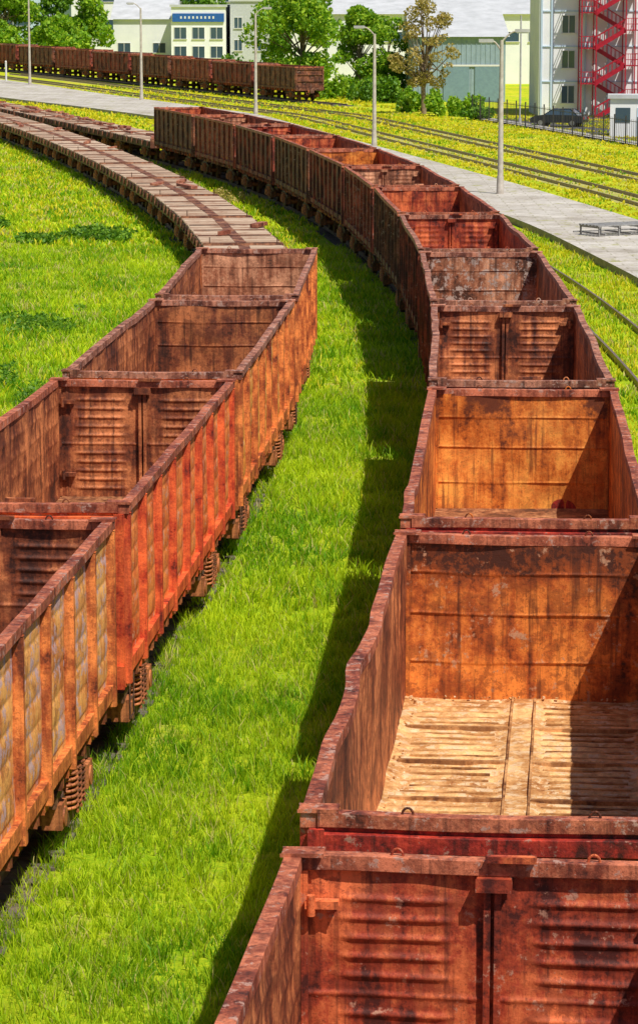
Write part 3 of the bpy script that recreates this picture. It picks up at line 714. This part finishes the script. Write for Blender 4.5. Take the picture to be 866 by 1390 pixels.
def building(name,x0,x1,y0,y1,h,mat,wins=(),roofm=None,rise=0):
    z=float(gz(0,y0)); e=empty(name,((x0+x1)/2,y0,z)); W=(x1-x0)/2; D=y1-y0
    b=MB(); b.box(-W,W,0,D,-.5,h,0); b.obj('walls',[mat],e)
    r=MB()
    if rise: r.prism([(-.4,h+.003),(D+.4,h+.003),(D/2,h+rise)],-W-.4,W+.4,0)
    else: r.box(-W-.2,W+.2,-.2,D+.2,h+.003,h+.35,0)
    r.obj('roof',[roofm or M_roof],e)
    if len(wins):
        w=MB()
        for (cx,zz,ww,hh) in wins:
            w.box(cx-ww/2,cx+ww/2,-.015,.0-.003,zz,zz+hh,0)
            t=.07
            for a in((cx-ww/2-t,cx-ww/2),(cx+ww/2,cx+ww/2+t),(cx-t/2,cx+t/2)): w.box(*a,-.07,-.003,zz,zz+hh,1)
            w.box(cx-ww/2-t,cx+ww/2+t,-.072,-.003,zz+hh,zz+hh+t,1); w.box(cx-ww/2-.12,cx+ww/2+.12,-.16,-.003,zz-.08,zz-.002,1)
        w.obj('windows',[M_gl,M_frame],e)
    return e
wn=[(cx,fz+.9,1.1,1.5) for fz in(3.4,6.5,9.6,12.7) for cx in(-12.1,-2.5,1.5,5.5,9.5)]+[(-12.1,1.2,1.1,1.5)]
B1=building('white_office_block',19.6,49,264,276,17,M_white,wn)
b=MB()
for x in(-14.5,-13.6,-10.6,-8.6,-4.1): b.box(x-.08,x+.08,-.12,-.004,0,16.9,0)
for z in(3.1,6.2,9.3,12.4): b.box(-14.4,14.4,-.09,-.004,z-.05,z+.05,0)
b.obj('pilasters',[M_bluew],B1)
M_red=simple('fire_escape_red',(.5,.008,.03),(.34,.006,.02),3,.5)
e=empty('fire_escape_stairs',(25.7,262.2,0)); b=MB()
for k in range(6):
    z=3.1*(k+1)-.1
    b.box(-2.6,-1.3,-1.2,1.6,z-.08,z,0); b.box(1.3,2.4,-1.2,1.6,z-1.6,z-1.52,0)
    for (xa,za,xb,zb,yy) in((-1.3,z-3.1+0,1.3,z-1.56,-.7),(1.3,z-1.56,-1.3,z,.5)):
        for dy in(-.4,.4):
            b.beam((xa,yy+dy,za),(xb,yy+dy,zb),.06,.34,0); b.beam((xa,yy+dy,za+.95),(xb,yy+dy,zb+.95),.06,.06,0)
            for t in np.linspace(0,1,8): b.beam((xa+(xb-xa)*t,yy+dy,za+(zb-za)*t),(xa+(xb-xa)*t,yy+dy,za+(zb-za)*t+.95),.045,.045,0)
        for t in np.linspace(0.05,.95,8): b.box(xa+(xb-xa)*t-.13,xa+(xb-xa)*t+.13,yy-.4,yy+.4,za+(zb-za)*t-.02,za+(zb-za)*t+.01,0)
    for (xa,xb,zz) in((-2.6,-1.3,z),(1.3,2.4,z-1.52)):
        for hh in(.5,1.0): b.beam((xa,-1.2,zz+hh),(xb,-1.2,zz+hh),.06,.06,0)
        xo=xa if xa<0 else xb
        for hh in(.5,1.0): b.beam((xo,-1.2,zz+hh),(xo,1.6,zz+hh),.06,.06,0)
        for t in np.linspace(0,1,6): b.beam((xa+(xb-xa)*t,-1.2,zz),(xa+(xb-xa)*t,-1.2,zz+1),.045,.045,0)
for x in(-2.6,-1.3,1.3,2.4):
    for y in(-1.2,1.6): b.beam((x,y,0),(x,y,19),.1,.1,0)
b.obj('stairs_and_landings',[M_red],e)
e=empty('guard_booth',(23.7,224,0),-.1); b=MB(); b.box(-1.6,1.9,-1.3,1.3,0,2.9,0); b.box(-1.8,2.1,-1.5,1.5,2.903,3.15,1); b.obj('walls',[M_white,M_roof],e,bevel=.02)
b=MB(); b.box(-1.2,-.1,-1.34,-1.303,1.1,2.2,0); b.box(.4,1.3,-1.34,-1.303,.05,2.2,1); b.obj('window_and_door',[M_gl,M_bluew],e)
B2=building('grey_warehouse',9.6,19.0,302,330,6.6,M_grey,[(-3.5,3.2,1.3,1.4)],rise=2.6)
b=MB()
for i in range(19): b.box(-4.68+i*.49,-4.62+i*.49,-.05,-.004,0,6.5,0)
b.obj('cladding_ribs',[M_grey],B2)
b=MB(); b.box(-1.6,1.0,-.12,-.055,0,3.6,0); b.box(1.6,4.2,-.12,-.055,0,3.6,0); b.box(-1.7,4.3,-.14,-.055,3.61,3.8,1); b.obj('roller_doors',[simple('grey_teal_door',(.2,.31,.37),(.16,.25,.31)),M_frame],B2)
building('white_production_hall',1,48,352,380,8.2,M_white,[(x,z,3.2,1.1) for x in np.arange(-20,20,4.4) for z in(5.0,)],rise=3.0)
building('white_industrial_building',-30.5,-21.5,440,460,6.4,M_white,[(x,1.5,1.8,1.4) for x in(-2.9,2.3)],rise=3.2)
B4=building('white_office_building',-21.2,-13.4,426,450,8.2,M_white,[(x,z,1.7,1.6) for x in(-2.6,0,2.6) for z in(1.0,3.7)],rise=0)
b=MB(); b.box(-3.7,3.7,-.25,-.08,6.1,7.3,0)
for i in range(9): b.box(-2.6+i*.58,-2.35+i*.58,-.27,-.253,6.55,6.9,1)
b.obj('blue_sign',[M_blue,M_frame],B4)
building('grey_panel_building',-12.8,-7.5,428,450,9,M_gw,[(x,z,1.1,1.5) for x in(-1.5,1.3) for z in(2,5.2)])
building('long_white_factory',-40,40,480,505,14,M_white,[(x,z,5.2,1.6) for x in np.arange(-35,36,7.5) for z in (4.5,9.0)],rise=3)
building('long_white_factory',-100,-41,500,520,13,M_bluew,[(x,z,5,1.6) for x in np.arange(-26,27,7.5) for z in(5,9.)],rise=3)
building('pale_apartment_block',10,80,540,560,24,M_bluew,[(x,z,1.8,1.5) for x in np.arange(-33,34,4.2) for z in np.arange(11,22,3.0)])
for i,(x,y,h) in enumerate([(-8,462,13),(2,465,14),(20,400,12),(-28,466,14),(-20,470,13),(-62,470,15),(13,462,14)]):
    tree('broadleaf_tree',x,y,h,12,('dark','bright')[i%2],5000,.36,.35,40+i,.1,1.2)
# ------------------------------------------------------------ light, world, camera
w=bpy.data.worlds.new('World'); scene.world=w; w.use_nodes=True; nt=w.node_tree
sk=nt.nodes.new('ShaderNodeTexSky'); sk.sky_type='NISHITA'; sk.sun_disc=False
sd=np.array([.385,-.5,1.0]); el=math.atan2(sd[2],math.hypot(sd[0],sd[1])); az=math.atan2(sd[0],sd[1])
sk.sun_elevation=el; sk.sun_rotation=az
nt.links.new(sk.outputs[0],nt.nodes['Background'].inputs[0]); nt.nodes['Background'].inputs[1].default_value=.07
L=bpy.data.lights.new('sun','SUN'); L.energy=5.0; L.angle=math.radians(.5); L.color=(1,.94,.84)
so=bpy.data.objects.new('sun',L); scene.collection.objects.link(so)
so.rotation_euler=Vector((-sd[0],-sd[1],-sd[2])).to_track_quat('-Z','Y').to_euler()
cam=bpy.data.cameras.new('camera'); co=bpy.data.objects.new('camera',cam); scene.collection.objects.link(co)
co.location=(0,0,CAMZ); co.rotation_euler=(math.radians(90-PITCH),0,0)
cam.sensor_fit='VERTICAL'; cam.sensor_height=24; cam.lens=FPX/1390*24; cam.clip_end=5000; cam.clip_start=.5
scene.camera=co
scene.view_settings.view_transform='Standard'; scene.view_settings.look='None'; scene.view_settings.exposure=0
